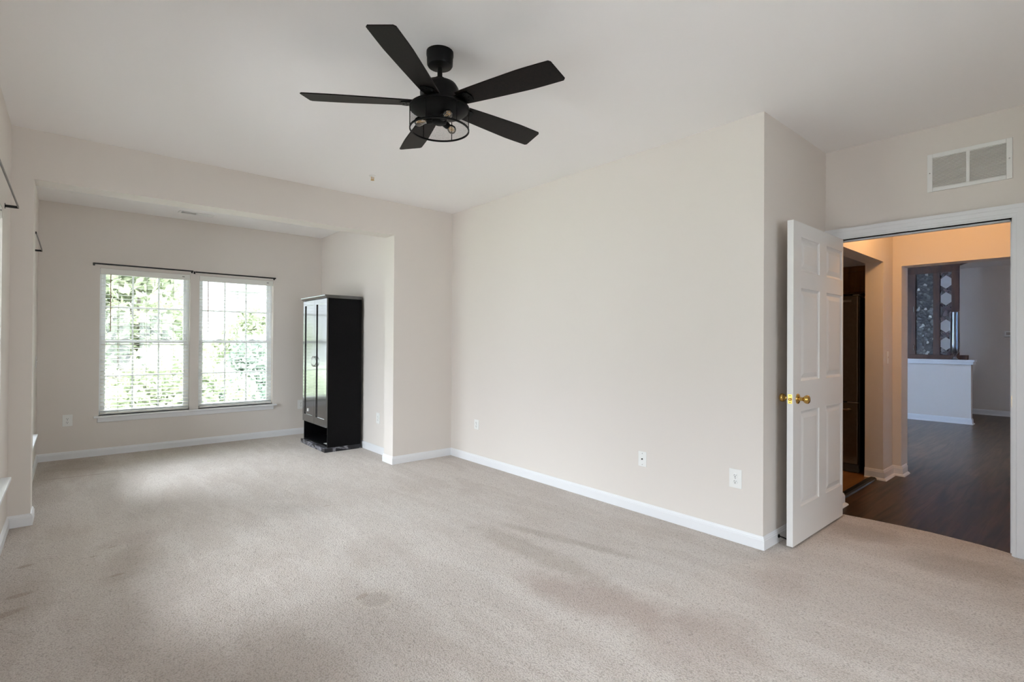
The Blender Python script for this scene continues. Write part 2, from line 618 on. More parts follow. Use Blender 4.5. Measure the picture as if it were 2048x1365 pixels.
def marble_mat():
    m = bpy.data.materials.new('black marbled foil')
    m.use_nodes = True
    nt = m.node_tree
    N, L = nt.nodes, nt.links
    b = N['Principled BSDF']
    b.inputs['Roughness'].default_value = 0.25
    g = N.new('ShaderNodeNewGeometry')
    mp = N.new('ShaderNodeMapping')
    mp.inputs['Scale'].default_value = (1, 1, 2.2)
    L.new(g.outputs['Position'], mp.inputs['Vector'])
    n = N.new('ShaderNodeTexNoise')
    n.inputs['Scale'].default_value = 3.4
    n.inputs['Detail'].default_value = 4
    n.inputs['Distortion'].default_value = 1.6
    L.new(mp.outputs[0], n.inputs['Vector'])
    cr = N.new('ShaderNodeValToRGB')
    e = cr.color_ramp.elements
    e[0].position, e[0].color = 0.44, (0.014, 0.014, 0.018, 1)
    e[1].position, e[1].color = 0.62, (0.02, 0.02, 0.024, 1)
    q = e.new(0.51)
    q.color = (0.24, 0.24, 0.27, 1)
    q = e.new(0.56)
    q.color = (0.10, 0.10, 0.12, 1)
    L.new(n.outputs['Fac'], cr.inputs['Fac'])
    L.new(cr.outputs['Color'], b.inputs['Base Color'])
    return m


M['marble'] = marble_mat()

# ------------------------------------------------------------------ setting
H = 2.768
XL, XSL, XO1, XO2, XSR, XR, XD, XD2 = -0.325, -0.272, -0.208, 2.572, 2.705, 3.307, 4.398, 4.518
YB, YB2, YF, YE, YE2, YR = 4.90, 5.10, 7.334, 1.408, 1.558, -2.2
WIN_Z0, WIN_Z1 = 0.445, 2.10


def wall(name, axis, c0, c1, u0, u1, z0, z1, holes=(), m=None):
    """slab between c0..c1 along axis; holes are (u0,u1,z0,z1)"""
    us = sorted({u0, u1, *[q for h in holes for q in h[:2]]})
    zs = sorted({z0, z1, *[q for h in holes for q in h[2:]]})
    us = [q for q in us if u0 <= q <= u1]
    zs = [q for q in zs if z0 <= q <= z1]
    P = (lambda c, u, z: (c, u, z)) if axis == 'X' else (lambda c, u, z: (u, c, z))
    mb = MB()
    vc = {}

    def V(c, u, z):
        k = (round(c, 5), round(u, 5), round(z, 5))
        if k not in vc:
            vc[k] = mb.bm.verts.new(P(c, u, z))
        return vc[k]

    def solid(i, j):
        if i < 0 or j < 0 or i >= len(us) - 1 or j >= len(zs) - 1:
            return False
        cu, cz = (us[i] + us[i + 1]) / 2, (zs[j] + zs[j + 1]) / 2
        return not any(h[0] < cu < h[1] and h[2] < cz < h[3] for h in holes)
    for i in range(len(us) - 1):
        for j in range(len(zs) - 1):
            if not solid(i, j):
                continue
            a, b_, c, d = us[i], us[i + 1], zs[j], zs[j + 1]
            for cc in (c0, c1):
                mb.bm.faces.new([V(cc, a, c), V(cc, b_, c), V(cc, b_, d), V(cc, a, d)])
            for (di, dj, e) in ((-1, 0, ((a, c), (a, d))), (1, 0, ((b_, c), (b_, d))), (0, -1, ((a, c), (b_, c))), (0, 1, ((a, d), (b_, d)))):
                if not solid(i + di, j + dj):
                    mb.bm.faces.new([V(c0, *e[0]), V(c1, *e[0]), V(c1, *e[1]), V(c0, *e[1])])
    return struct(mb.build(name, m or M['wall']))


W1, W2 = (0.235, 1.100), (1.195, 2.060)
LW1, LW2 = (2.555, 3.42), (3.515, 4.38)
SW = (5.16, 6.225)
NW = (0.61, 1.475)  # unseen window beside the camera, added to light the room
hz = (WIN_Z0, WIN_Z1)
wall('wall_left', 'X', XL - 0.15, XL, YR, YB, 0, H, [(*LW1, *hz), (*LW2, *hz), (*NW, *hz)])
wall('wall_back', 'Y', YB, YB2, XL - 0.15, XR + 0.15, 0, H, [(XO1, XO2, -1, 2.42)])
wall('wall_right', 'X', XR, XR + 0.15, YE2, YB, 0, H)
wall('wall_recess', 'Y', YE, YE2, XR, XD2, 0, H)
wall('wall_door', 'X', XD, XD2, YR, YE, 0, H, [(0.378, 1.328, -1, 2.086)])
RW = ((0.39, 1.255), (1.35, 2.215))  # invented twin window behind the camera, put in for its light
wall('wall_rear', 'Y', YR - 0.15, YR, XL - 0.15, XD2, 0, H, [(*q, *hz) for q in RW])
wall('wall_sunroom_left', 'X', XSL - 0.203, XSL, YB2, YF, 0, H, [(*SW, *hz)])
wall('wall_sunroom_far', 'Y', YF, YF + 0.15, XSL - 0.203, XSR + 0.15, 0, H, [(*W1, *hz), (*W2, *hz)])
wall('wall_sunroom_right', 'X', XSR, XSR + 0.15, YB2, YF, 0, H)
struct(MB().box(XL - 0.15, XD2, YR - 0.15, YF + 0.15, H, H + 0.12).build('ceiling', M['ceil']))

# carpet, with its uneven cut edge at the door
mb = MB()
outline = [(XL, YR), (XD, YR), (XD, 0.37), (4.440, 0.378), (4.462, 0.45), (4.484, 0.534), (4.500, 0.66), (4.512, 0.794), (4.508, 0.95), (4.494, 1.12), (4.466, 1.330), (XD, 1.330), (XD, YE),
           (XR, YE), (XR, YB), (XO2, YB), (XO2, YB2), (XSR, YB2), (XSR, YF), (XSL, YF), (XSL, YB2), (XO1, YB2), (XO1, YB), (XL, YB)]
mb.prism([(x, y, -0.02) for x, y in outline], (0, 0, 0.02))
bmesh.ops.triangulate(mb.bm, faces=[f for f in mb.bm.faces if len(f.verts) > 4])
struct(mb.build('floor', M['carpet']))

# rooms seen through the door
XH, XH2, XLV = 6.30, 6.49, 13.05
struct(MB().box(XD, XLV, -1.0, 4.2, -0.06, -0.021).box(XD + 0.0, XLV, -1.0, 4.2, -0.021, -0.0205).build('floor_hall', M['hardwood']))
wall('wall_hall_left', 'Y', YE, YE2, XD2, 6.90, 0, H, [(4.80, 5.965, -1, 2.10)])
wall('wall_hall_end', 'X', XH, XH2, -1.0, YE, 0, H, [(0.0, 1.335, -1, 2.083)])
wall('wall_hall_right', 'Y', -1.15, -1.0, XD2, XLV, 0, H)
wall('wall_kitchen_end', 'X', 6.75, 6.90, YE2, 4.2, 0, H)
wall('wall_kitchen_left', 'X', XD2 - 0.05, XD2 + 0.05, YE2, 4.2, 0, H)
wall('wall_living_left', 'Y', 4.2, 4.35, XD2, XLV, 0, H)
wall('wall_living_far', 'X', XLV, XLV + 0.15, -1.15, 4.35, 0, H)
struct(MB().box(XD2, XLV + 0.15, -1.15, 4.35, H, H + 0.12).build('ceiling_hall', M['ceil']))
struct(MB().box(XD2 + 0.05, 6.75, YE2, 4.2, 2.40, 2.45).box(6.35, 6.75, YE2, 4.2, 2.135, 2.40).build('ceiling_kitchen', M['ceil']))
struct(MB().box(XD2 + 0.05, 6.75, 1.52, 4.2, -0.021, -0.008).build('floor_kitchen', M['oakfloor']))
struct(MB().prism([(4.85, 1.45, -0.02), (4.85, 1.455, -0.006), (4.85, 1.47, 0.0), (4.85, 1.50, 0.0), (4.85, 1.515, -0.006), (4.85, 1.522, -0.02)], (1.115, 0, 0)).build('trim_1', M['fridgeside']))
# half wall with its cap
struct(MB().box(11.25, 11.38, 1.45, 4.2, -0.02, 0.985).build('wall_half', M['wall']))
struct(MB().box(11.20, 11.43, 1.40, 4.2, 1.015, 1.045).box(11.215, 11.415, 1.415, 4.2, 0.965, 1.015).build('trim_2', M['trim'], bevel=0.004))

# ------------------------------------------------------------------ baseboards: profile swept along the walls with mitred corners
PROF = [(0, 0), (0.013, 0), (0.013, 0.058), (0.0105, 0.062), (0.0105, 0.067), (0.0075, 0.072), (0.005, 0.080), (0, 0.083)]
PROF_SHOE = [(0, 0), (0.034, 0), (0.033, 0.006), (0.027, 0.014), (0.016, 0.020), (0.014, 0.021), (0.014, 0.075), (0.010, 0.082), (0.009, 0.090), (0.004, 0.098), (0, 0.10)]


def baseboards(path, names, prof=PROF, z=0.0):
    n = len(path)
    P = [Vector((*p, 0)) for p in path]
    offs = []
    for i in range(n):
        ds = []
        if i > 0:
            ds.append((P[i] - P[i - 1]).normalized())
        if i < n - 1:
            ds.append((P[i + 1] - P[i]).normalized())
        ns = [Vector((d.y, -d.x, 0)) for d in ds]
        if len(ns) == 1:
            offs.append(ns[0])
        else:
            s_ = ns[0] + ns[1]
            offs.append(s_ / (1 + ns[0].dot(ns[1])))
    for i in range(n - 1):
        if not names[i]:
            continue
        mb = MB()
        ra = [mb.bm.verts.new(P[i] + offs[i] * d + Vector((0, 0, z + h))) for d, h in prof]
        rb = [mb.bm.verts.new(P[i + 1] + offs[i + 1] * d + Vector((0, 0, z + h))) for d, h in prof]
        k = len(prof)
        for j in range(k):
            mb.bm.faces.new([ra[j], rb[j], rb[(j + 1) % k], ra[(j + 1) % k]])
        mb.bm.faces.new(ra)
        mb.bm.faces.new(rb[::-1])
        struct(mb.build('baseboard_' + names[i], M['trim']))


baseboards([(XL, YR), (XL, YB), (XO1, YB), (XO1, YB2), (XSL, YB2), (XSL, YF), (XSR, YF), (XSR, YB2), (XO2, YB2), (XO2, YB), (XR, YB), (XR, YE), (XD, YE), (XD, 1.406)],
           ['left', 'back_left', 'opening_left', None, 'sunroom_left', 'sunroom_far', 'sunroom_right', None, 'opening_right', 'back_right', 'right', 'recess', None])
baseboards([(XD, 0.285), (XD, YR)], ['door'])
baseboards([(XD2, YE), (4.80, YE), (4.80, YE2)], ['hall_left', None], PROF_SHOE, -0.02)
baseboards([(5.965, YE2), (5.965, YE), (XH, YE), (XH, 1.335), (XH2, 1.335)], ['kitchen_opening', 'hall_corner', 'arch', 'arch_jamb'], PROF_SHOE, -0.02)
baseboards([(11.25, 4.2), (11.25, 1.45), (11.38, 1.45)], ['half_wall', 'half_wall_end'], PROF_SHOE, -0.02)
baseboards([(XLV, 4.2), (XLV, -1.0)], ['living_far'], PROF_SHOE, -0.02)

# ------------------------------------------------------------------ door frame: jambs, stop and casing
ob = MB()
Y0, Y1, ZT = 0.378, 1.328, 2.086
ob.box(XD - 0.004, XD2 + 0.004, Y0 - 0.02, Y0, 0, ZT + 0.02)
ob.box(XD - 0.004, XD2 + 0.004, Y1, Y1 + 0.02, 0, ZT + 0.02)
ob.box(XD - 0.004, XD2 + 0.004, Y0, Y1, ZT, ZT + 0.02)
ob.box(XD + 0.05, XD + 0.085, Y0, Y0 + 0.011, 0, ZT).box(XD + 0.05, XD + 0.085, Y1 - 0.011, Y1, 0, ZT).box(XD + 0.05, XD + 0.085, Y0, Y1, ZT - 0.011, ZT)


def casing(mb, x0, sgn):
    """moulded casing around the opening: three stepped bands"""
    for a, b_, t in ((0.006, 0.080, 0.012), (0.026, 0.080, 0.016), (0.055, 0.080, 0.020), (0.012, 0.020, 0.015)):
        xs = sorted((x0, x0 + sgn * t))
        mb.box(xs[0], xs[1], Y0 - b_, Y0 - a, 0, ZT + b_)
        mb.box(xs[0], xs[1], Y1 + a, Y1 + b_, 0, ZT + b_)
        mb.box(xs[0], xs[1], Y0 - a, Y1 + a, ZT + a, ZT + b_)


casing(ob, XD, -1)
casing(ob, XD2, 1)
dfr = struct(bpy.data.objects.new('door_1', None))
C.objects.link(dfr)
ob.build('door_frame', M['trim'], dfr)
sp = MB().box(XD + 0.014, XD + 0.040, Y0 - 0.001, Y0 + 0.0025, 0.915, 0.985).build('strike_plate', M['brass'], dfr)
MB().box(XD + 0.021, XD + 0.033, Y0 + 0.002, Y0 + 0.0032, 0.935, 0.965).build('strike_hole', M['slot'], sp)

# ------------------------------------------------------------------ windows (local: x along the wall, y outwards, z up; origin = lower left inner corner)
WW, WH = 0.865, 1.655


def frame_rect(mb, x0, x1, y0, y1, z0, z1, w, wb=None, wt=None):
    wb = w if wb is None else wb
    wt = w if wt is None else wt
    mb.box(x0, x0 + w, y0, y1, z0, z1).box(x1 - w, x1, y0, y1, z0, z1)
    mb.box(x0 + w, x1 - w, y0, y1, z0, z0 + wb).box(x0 + w, x1 - w, y0, y1, z1 - wt, z1)


def make_window(n, loc, rz):
    r = bpy.data.objects.new('window_%d' % n, None)
    r.location = loc
    r.rotation_euler = (0, 0, rz)
    C.objects.link(r)
    struct(r)
    mb = MB()
    frame_rect(mb, 0, WW, 0.075, 0.148, 0.0, WH, 0.022)
    mb.build('window_frame', M['vinyl'], r, bevel=0.002)
    zm = 0.835
    for nm, y0, y1, z0, z1 in (('lower_sash', 0.080, 0.106, 0.022, zm + 0.018), ('upper_sash', 0.110, 0.136, zm - 0.018, WH - 0.022)):
        mb = MB()
        frame_rect(mb, 0.022, WW - 0.022, y0, y1, z0, z1, 0.034, 0.042 if nm == 'lower_sash' else 0.036, 0.036)
        xa, xb, za, zb = 0.056, WW - 0.056, z0 + 0.038, z1 - 0.036
        yc = (y0 + y1) / 2
        for k in (1, 2):
            x = xa + (xb - xa) * k / 3
            mb.box(x - 0.009, x + 0.009, yc - 0.004, yc + 0.004, za, zb)
        z = (za + zb) / 2
        mb.box(xa, xb, yc - 0.0035, yc + 0.0035, z - 0.009, z + 0.009)
        s_ = mb.build(nm, M['vinyl'], r, bevel=0.0015)
        MB().box(xa - 0.005, xb + 0.005, yc + 0.005, yc + 0.008, za - 0.005, zb + 0.005).build('pane', M['glass'], s_)
    for x in (0.24, 0.625):
        MB().prism([(x - 0.05, 0.084, zm + 0.018), (x - 0.03, 0.084, zm + 0.026), (x - 0.012, 0.084, zm + 0.031), (x + 0.014, 0.084, zm + 0.031), (x + 0.032, 0.084, zm + 0.024), (x + 0.05, 0.084, zm + 0.018)], (0, 0.02, 0)).build('sash_lock', M['vinyl'], r)
    return r


def make_sill(name, x0, x1, loc, rz):
    """stool and apron under a run of windows"""
    mb = MB()
    mb.box(x0 - 0.045, x1 + 0.045, -0.050, 0.0, -0.021, 0.0).box(x0, x1, 0.0, 0.078, -0.021, 0.0)
    mb.box(x0 - 0.012, x1 + 0.012, -0.014, 0.0, -0.072, -0.021)
    o = struct(mb.build(name, M['trim'], bevel=0.003))
    o.location = loc
    o.rotation_euler = (0, 0, rz)
    return o


def make_blind(label, group, loc, rz, tilt=0.0, lower=0.0):
    r = thing('window_blind', label, 'blind', loc, rz, group)
    MB().box(0.010, WW - 0.010, 0.012, 0.060, WH - 0.045, WH - 0.003).build('headrail', M['blind'], r, bevel=0.002)
    MB().box(0.004, WW - 0.004, 0.002, 0.011, WH - 0.068, WH - 0.002).build('valance', M['blind'], r, bevel=0.002)
    MB().box(WW - 0.085, WW - 0.060, 0.000, 0.004, WH - 0.034, WH - 0.027).build('cord_lock', M['slot'], r)
    mb = MB()
    z = 0.055
    n = 0
    while z < WH - 0.085:
        t = tilt + (lower if z < 0.8 else 0.0)
        dy, dz = 0.0235 * math.cos(t), 0.0235 * math.sin(t)
        yc = 0.037
        prof = [(yc - dy, z - dz), (yc, z + 0.0016), (yc + dy, z + dz), (yc + dy, z + dz + 0.0022), (yc, z + 0.0040), (yc - dy, z - dz + 0.0022)]
        mb.prism([(0.012, a, b_) for a, b_ in prof], (WW - 0.024, 0, 0))
        z += 0.0435
        n += 1
    mb.build('slats', M['blind'], r)
    MB().box(0.012, WW - 0.012, 0.012, 0.062, 0.012, 0.030).build('bottom_rail', M['blind'], r, bevel=0.003)
    mb = MB()
    for x in (0.17, WW / 2, WW - 0.17):
        for y in (0.0125, 0.0615):
            mb.box(x - 0.0012, x + 0.0012, y - 0.0008, y + 0.0008, 0.03, WH - 0.05)
    mb.build('ladder_cords', M['cord'], r)
    MB().tube([(0.095, -0.004, WH - 0.065), (0.096, -0.007, WH - 0.35), (0.097, -0.006, WH - 0.71)], 0.0042, 8).build('tilt_wand', M['wand'], r, smooth=True)
    return r


gb = 'ivory slat blinds on the twin window'
make_window(1, (W1[0], YF, WIN_Z0), 0)
make_window(2, (W2[0], YF, WIN_Z0), 0)
make_window(3, (XL, LW1[0], WIN_Z0), R90)
make_window(4, (XL, LW2[0], WIN_Z0), R90)
make_window(5, (XSL, SW[0], WIN_Z0), R90).scale = ((SW[1] - SW[0]) / WW, 1, 1)
for k, q in enumerate(RW):  # added rear windows, out of view
    make_window(7 + k, (q[1], YR, WIN_Z0), math.pi)
make_window(6, (XL, NW[0], WIN_Z0), R90)  # added near window, out of view
make_sill('window_sill_added', NW[0], NW[1], (XL, 0, WIN_Z0), R90)  # sill of the added near window
make_sill('window_sill_far', W1[0], W2[1], (0, YF, WIN_Z0), 0)
make_sill('window_sill_left', LW1[0], LW2[1], (XL, 0, WIN_Z0), R90)
make_sill('window_sill_sunroom', SW[0], SW[1], (XSL, 0, WIN_Z0), R90)
make_blind('ivory slat blind on the left half of the twin far window', gb, (W1[0], YF, WIN_Z0), 0, 0.04, 0.10)
make_blind('ivory slat blind on the right half of the twin far window, next to the wardrobe', gb, (W2[0], YF, WIN_Z0), 0, 0.0, 0.05)
make_blind('ivory slat blind cut by the left edge of the photo', gb, (XL, LW2[0], WIN_Z0), R90, 0.15, 0.0)


def curtain_rod(label, loc, rz, length, depth=0.078, z=0.0):
    r = thing('curtain_rod', label, 'curtain rod', loc, rz, 'black curtain rods')
    h, t = 0.0085, 0.003
    MB().box(0, length, -depth - t, -depth + t, -h, h).build('rod', M['rod'], r, bevel=0.002)
    for x in (0, length):
        x0 = x if x == 0 else x - 2 * t
        b_ = MB().box(x0, x0 + 2 * t, -depth, -0.003, -h, h).build('return_arm', M['rod'], r, bevel=0.0015)
        MB().box(x0 - 0.006, x0 + 0.012, -0.003, 0.0, -0.016, 0.016).build('wall_bracket', M['rod'], b_)
    return r


curtain_rod('flat black curtain rod over the left half of the twin far window', (0.178, YF, 2.137), 0, 0.94)
curtain_rod('flat black curtain rod over the right half of the twin far window', (1.139, YF, 2.130), 0, 0.93)
curtain_rod('black curtain rod on the left wall at the edge of the photo', (XL, 2.45, 2.135), R90, 2.06, 0.062)
curtain_rod('black curtain rod seen end-on beyond the opening on the left', (XSL, 5.28, 2.105), R90, 1.06, 0.062)

# ------------------------------------------------------------------ the open six-panel door
DX0, DX1, DYF, DYB, DZ0, DZ1 = 3.455, 4.392, 1.288, 1.325, 0.014, 2.085
door = thing('door', 'white six-panel door standing open beside the hall doorway', 'door', (DX1, DYB, 0))


def T(o):
    """mesh given in world coordinates -> local to the unrotated root o"""
    return Matrix.Translation(-o.location)


PX = ((3.580, 3.908), (4.042, 4.368))
PZ = ((0.245, 0.861), (1.058, 1.660), (1.772, 1.992))


def panel_leaf():
    bm = bmesh.new()
    us = sorted({DX0, DX1, *[q for p in PX for q in p]})
    zs = sorted({DZ0, DZ1, *[q for p in PZ for q in p]})
    for y, sg in ((DYF, 1), (DYB, -1)):
        for i in range(len(us) - 1):
            for j in range(len(zs) - 1):
                a, b_, c, d = us[i], us[i + 1], zs[j], zs[j + 1]
                if (a, b_) in PX and (c, d) in PZ:
                    # sunk bead then raised field
                    rings = [(0, 0), (0.004, 0.006), (0.016, 0.011), (0.022, 0.010), (0.046, 0.003), (0.050, 0.002)]
                    vs = [[bm.verts.new((x, y + sg * dp, z)) for x, z in ((a + e, c + e), (b_ - e, c + e), (b_ - e, d - e), (a + e, d - e))] for e, dp in rings]
                    for q in range(len(vs) - 1):
                        for k in range(4):
                            bm.faces.new([vs[q][k], vs[q][(k + 1) % 4], vs[q + 1][(k + 1) % 4], vs[q + 1][k]])
                    bm.faces.new(vs[-1])
                else:
                    bm.faces.new([bm.verts.new((x, y, z)) for x, z in ((a, c), (b_, c), (b_, d), (a, d))])
    for p in ([(DX0, DYF, DZ0), (DX0, DYB, DZ0), (DX0, DYB, DZ1), (DX0, DYF, DZ1)], [(DX1, DYF, DZ0), (DX1, DYB, DZ0), (DX1, DYB, DZ1), (DX1, DYF, DZ1)],
              [(DX0, DYF, DZ0), (DX1, DYF, DZ0), (DX1, DYB, DZ0), (DX0, DYB, DZ0)], [(DX0, DYF, DZ1), (DX1, DYF, DZ1), (DX1, DYB, DZ1), (DX0, DYB, DZ1)]):
        bm.faces.new([bm.verts.new(v) for v in p])
    bmesh.ops.remove_doubles(bm, verts=bm.verts, dist=0.0001)
    m = MB()
    m.bm.free()
    m.bm = bm
    return m


panel_leaf().xf(T(door)).build('leaf', M['door'], door)
KP = [(0.033, 0.0), (0.033, 0.003), (0.030, 0.007), (0.020, 0.011), (0.0125, 0.014), (0.0115, 0.030), (0.014, 0.036), (0.021, 0.041), (0.026, 0.049), (0.0275, 0.057), (0.026, 0.064), (0.020, 0.069), (0.010, 0.0715), (0.002, 0.072)]
MB().lathe([(r_, -h_) for r_, h_ in KP], (3.527, DYF, 0.946), 'Y', 28).xf(T(door)).build('knob', M['brass'], door, smooth=True)
MB().lathe(KP, (3.527, DYB, 0.946), 'Y', 28).xf(T(door)).build('knob', M['brass'], door, smooth=True)
lp = MB().box(DX0 - 0.0015, DX0 + 0.001, DYF + 0.006, DYB - 0.006, 0.918, 0.977).xf(T(door)).build('latch_plate', M['brass'], door)
MB().lathe([(0.0085, 0), (0.0085, -0.008), (0.006, -0.010)], (DX0 - 0.001, (DYF + DYB) / 2, 0.946), 'X', 16).xf(T(door)).build('latch_bolt', M['brass'], lp, smooth=True)
for z in (0.926, 0.969):
    MB().lathe([(0.003, 0), (0.003, -0.0022)], (DX0 - 0.0004, (DYF + DYB) / 2, z), 'X', 10).xf(T(door)).build('screw', M['slot'], lp)
for z in (0.25, 1.05, 1.85):
    MB().lathe([(0.006, -0.045), (0.006, 0.045)], (DX1 + 0.004, DYB + 0.003, z), 'Z', 12).xf(T(door)).build('hinge', M['brass'], door)

ds = thing('door_stop', 'small black door stop on the baseboard behind the open door', 'door stop', (3.51, YE - 0.013, 0.042))
MB().lathe([(0.012, 0), (0.012, -0.004), (0.007, -0.008)], (0, 0, 0), 'Y', 16).build('base', M['blackmetal'], ds, smooth=True)
MB().tube([(0, -0.006, 0), (0.004, -0.030, -0.004), (0.006, -0.052, -0.010)], 0.0045, 10).build('spring', M['blackmetal'], ds, smooth=True)
MB().lathe([(0.007, 0), (0.008, -0.008), (0.005, -0.012)], (0.006, -0.050, -0.0105), 'Y', 14).build('tip', M['plate'], ds, smooth=True)

# ------------------------------------------------------------------ return-air grille and ceiling register
gr = thing('air_return_grille', 'white two-section return air grille high above the doorway', 'vent', (XD, 0.582, 2.457))
mb = MB()
frame_rect(mb, -0.208, 0.208, -0.008, 0.0, -0.127, 0.127, 0.028, 0.026, 0.026)
mb.box(-0.009, 0.009, -0.008, 0.0, -0.101, 0.101)
RM = Matrix.Rotation(-R90, 4, 'Z')
mb.xf(RM).build('frame', M['ventwhite'], gr, bevel=0.002)
for sx_ in (-1, 1):
    mb = MB()
    x0, x1 = (0.009, 0.180) if sx_ > 0 else (-0.180, -0.009)
    for k in range(22):
        z = -0.0965 + k * 0.0092
        mb.prism([(x0, -0.007, z - 0.0035), (x0, -0.0062, z - 0.0035), (x0, 0.0, z + 0.0030), (x0, -0.0010, z + 0.0034)], (x1 - x0, 0, 0))
    mb.xf(RM).build('louvers', M['ventwhite'], gr)
MB().box(-0.182, 0.182, -0.0008, 0.0, -0.103, 0.103).xf(RM).build('backing', M['ventdark'], gr)
for s_ in (-1, 1):
    MB().lathe([(0.004, -0.008), (0.004, -0.0095)], (s_ * 0.194, 0, 0), 'Y', 10).xf(RM).build('screw', M['chrome'], gr)

rg = thing('ceiling_register', 'long white air register in the sunroom ceiling', 'vent', (1.09, 6.90, H), 0.05)
mb = MB()
mb.box(-0.175, 0.175, -0.066, -0.042, -0.006, 0).box(-0.175, 0.175, 0.042, 0.066, -0.006, 0)
mb.box(-0.175, -0.150, -0.042, 0.042, -0.006, 0).box(0.150, 0.175, -0.042, 0.042, -0.006, 0).box(-0.006, 0.006, -0.042, 0.042, -0.006, 0)
mb.build('frame', M['ventwhite'], rg)
for x0, x1, s_ in ((-0.150, -0.006, 1), (0.006, 0.150, -1)):
    mb = MB()
    for k in range(9):
        y = -0.036 + k * 0.009
        mb.prism([(x0, y - 0.003 * s_, -0.006), (x0, y - 0.002 * s_, -0.006), (x0, y + 0.004 * s_, -0.0008), (x0, y + 0.003 * s_, -0.0008)], (x1 - x0, 0, 0))
    mb.build('louvers', M['ventwhite'], rg)
MB().box(-0.150, 0.150, -0.042, 0.042, -0.0006, 0).build('backing', M['ventdark'], rg)

sk = thing('fire_sprinkler', 'small brass fire sprinkler head under the white ceiling', 'sprinkler', (2.013, 4.25, H))
MB().lathe([(0.030, 0), (0.030, -0.003), (0.024, -0.007), (0.013, -0.010)], (0, 0, 0), 'Z', 24).build('escutcheon', M['plate'], sk, smooth=True)
MB().tube([(0.010, 0, -0.008), (0.012, 0, -0.020), (0.008, 0, -0.032), (0, 0, -0.037), (-0.008, 0, -0.032), (-0.012, 0, -0.020), (-0.010, 0, -0.008)], 0.0028, 8).build('frame_arms', M['brass'], sk, smooth=True)
MB().tube([(0, 0, -0.008), (0, 0, -0.035)], 0.0028, 8).build('glass_bulb', M['wand'], sk)
MB().lathe([(0.016, -0.037), (0.016, -0.0385)], (0, 0, 0), 'Z', 20).build('deflector', M['brass'], sk)

# ------------------------------------------------------------------ outlets, cable plate, switch


def outlet(label, loc, rz, w=0.084, h=0.124):
    """local: plate in the x-z plane facing -y"""
    o = thing('wall_outlet', label, 'outlet', loc, rz, 'white duplex outlets')
    MB().prism([(-w / 2, 0, -h / 2), (w / 2, 0, -h / 2), (w / 2, 0, h / 2), (-w / 2, 0, h / 2)], (0, -0.005, 0)).build('cover_plate', M['plate'], o, bevel=0.003)
    for s_ in (-1, 1):
        z = s_ * 0.0195
        rc = MB().lathe([(0.0165, -0.005), (0.0165, -0.0075), (0.0155, -0.008)], (0, 0, z), 'Y', 24).build('socket', M['plate'], o, smooth=True)
        mb = MB()
        mb.box(-0.0075, -0.0048, -0.0084, -0.0079, z - 0.002, z + 0.008).box(0.0048, 0.0075, -0.0084, -0.0079, z - 0.001, z + 0.007)
        mb.lathe([(0.0032, -0.0079), (0.0032, -0.0084)], (0, 0, z - 0.0085), 'Y', 12)
        mb.build('slots', M['slot'], rc)
    MB().lathe([(0.003, -0.005), (0.003, -0.006)], (0, 0, 0), 'Y', 10).build('screw', M['chrome'], o)
    return o


outlet('white duplex outlet on the long wall near its outside corner by the door', (XR, 1.584, 0.413), -R90)
outlet('white duplex outlet on the long wall beside the far inside corner', (XR, 4.412, 0.409), -R90, 0.080, 0.104)
outlet('white duplex outlet on the far wall below left of the window', (-0.026, YF, 0.418), 0)
outlet('white duplex outlet on the far wall half hidden by the black wardrobe', (2.43, YF, 0.411), 0)
outlet('white duplex outlet on the sunroom wall between wardrobe and opening', (XSR, 5.512, 0.404), -R90)
cp = thing('cable_plate', 'white cable jack plate low on the middle of the long wall', 'wall plate', (XR, 2.305, 0.413), -R90)
MB().box(-0.036, 0.036, -0.005, 0, -0.057, 0.057).build('cover_plate', M['plate'], cp, bevel=0.003)
MB().lathe([(0.006, -0.005), (0.006, -0.011), (0.004, -0.012)], (0, 0, 0), 'Y', 12).build('coax_jack', M['slot'], cp, smooth=True)
for s_ in (-1, 1):
    MB().lathe([(0.003, -0.005), (0.003, -0.0065)], (0, 0, s_ * 0.042), 'Y', 10).build('screw', M['chrome'], cp)
sw = thing('light_switch', 'white light switch on the sunroom wall past the left of the opening', 'light switch', (XSL, 6.98, 1.07), R90)
MB().box(-0.036, 0.036, -0.006, 0, -0.060, 0.060).build('cover_plate', M['plate'], sw, bevel=0.003)
MB().prism([(-0.005, -0.006, -0.010), (-0.005, -0.016, 0.006), (-0.005, -0.014, 0.011), (-0.005, -0.006, 0.010)], (0.010, 0, 0)).build('toggle', M['plate'], sw)
hs = thing('light_switch', 'white light switch on the hall wall beside the kitchen opening', 'light switch', (6.10, YE, 1.167), 0)
MB().box(-0.036, 0.036, -0.006, 0, -0.060, 0.060).build('cover_plate', M['plate'], hs, bevel=0.003)
MB().prism([(-0.005, -0.006, -0.010), (-0.005, -0.016, 0.006), (-0.005, -0.014, 0.011), (-0.005, -0.006, 0.010)], (0.010, 0, 0)).build('toggle', M['plate'], hs)

# ------------------------------------------------------------------ ceiling fan
FX, FY = 1.405, 2.205
fan = thing('ceiling_fan', 'black five-blade ceiling fan with a round mesh lamp cage', 'ceiling fan', (FX, FY, H))
Z = -H


def fz(z):
    return z - H


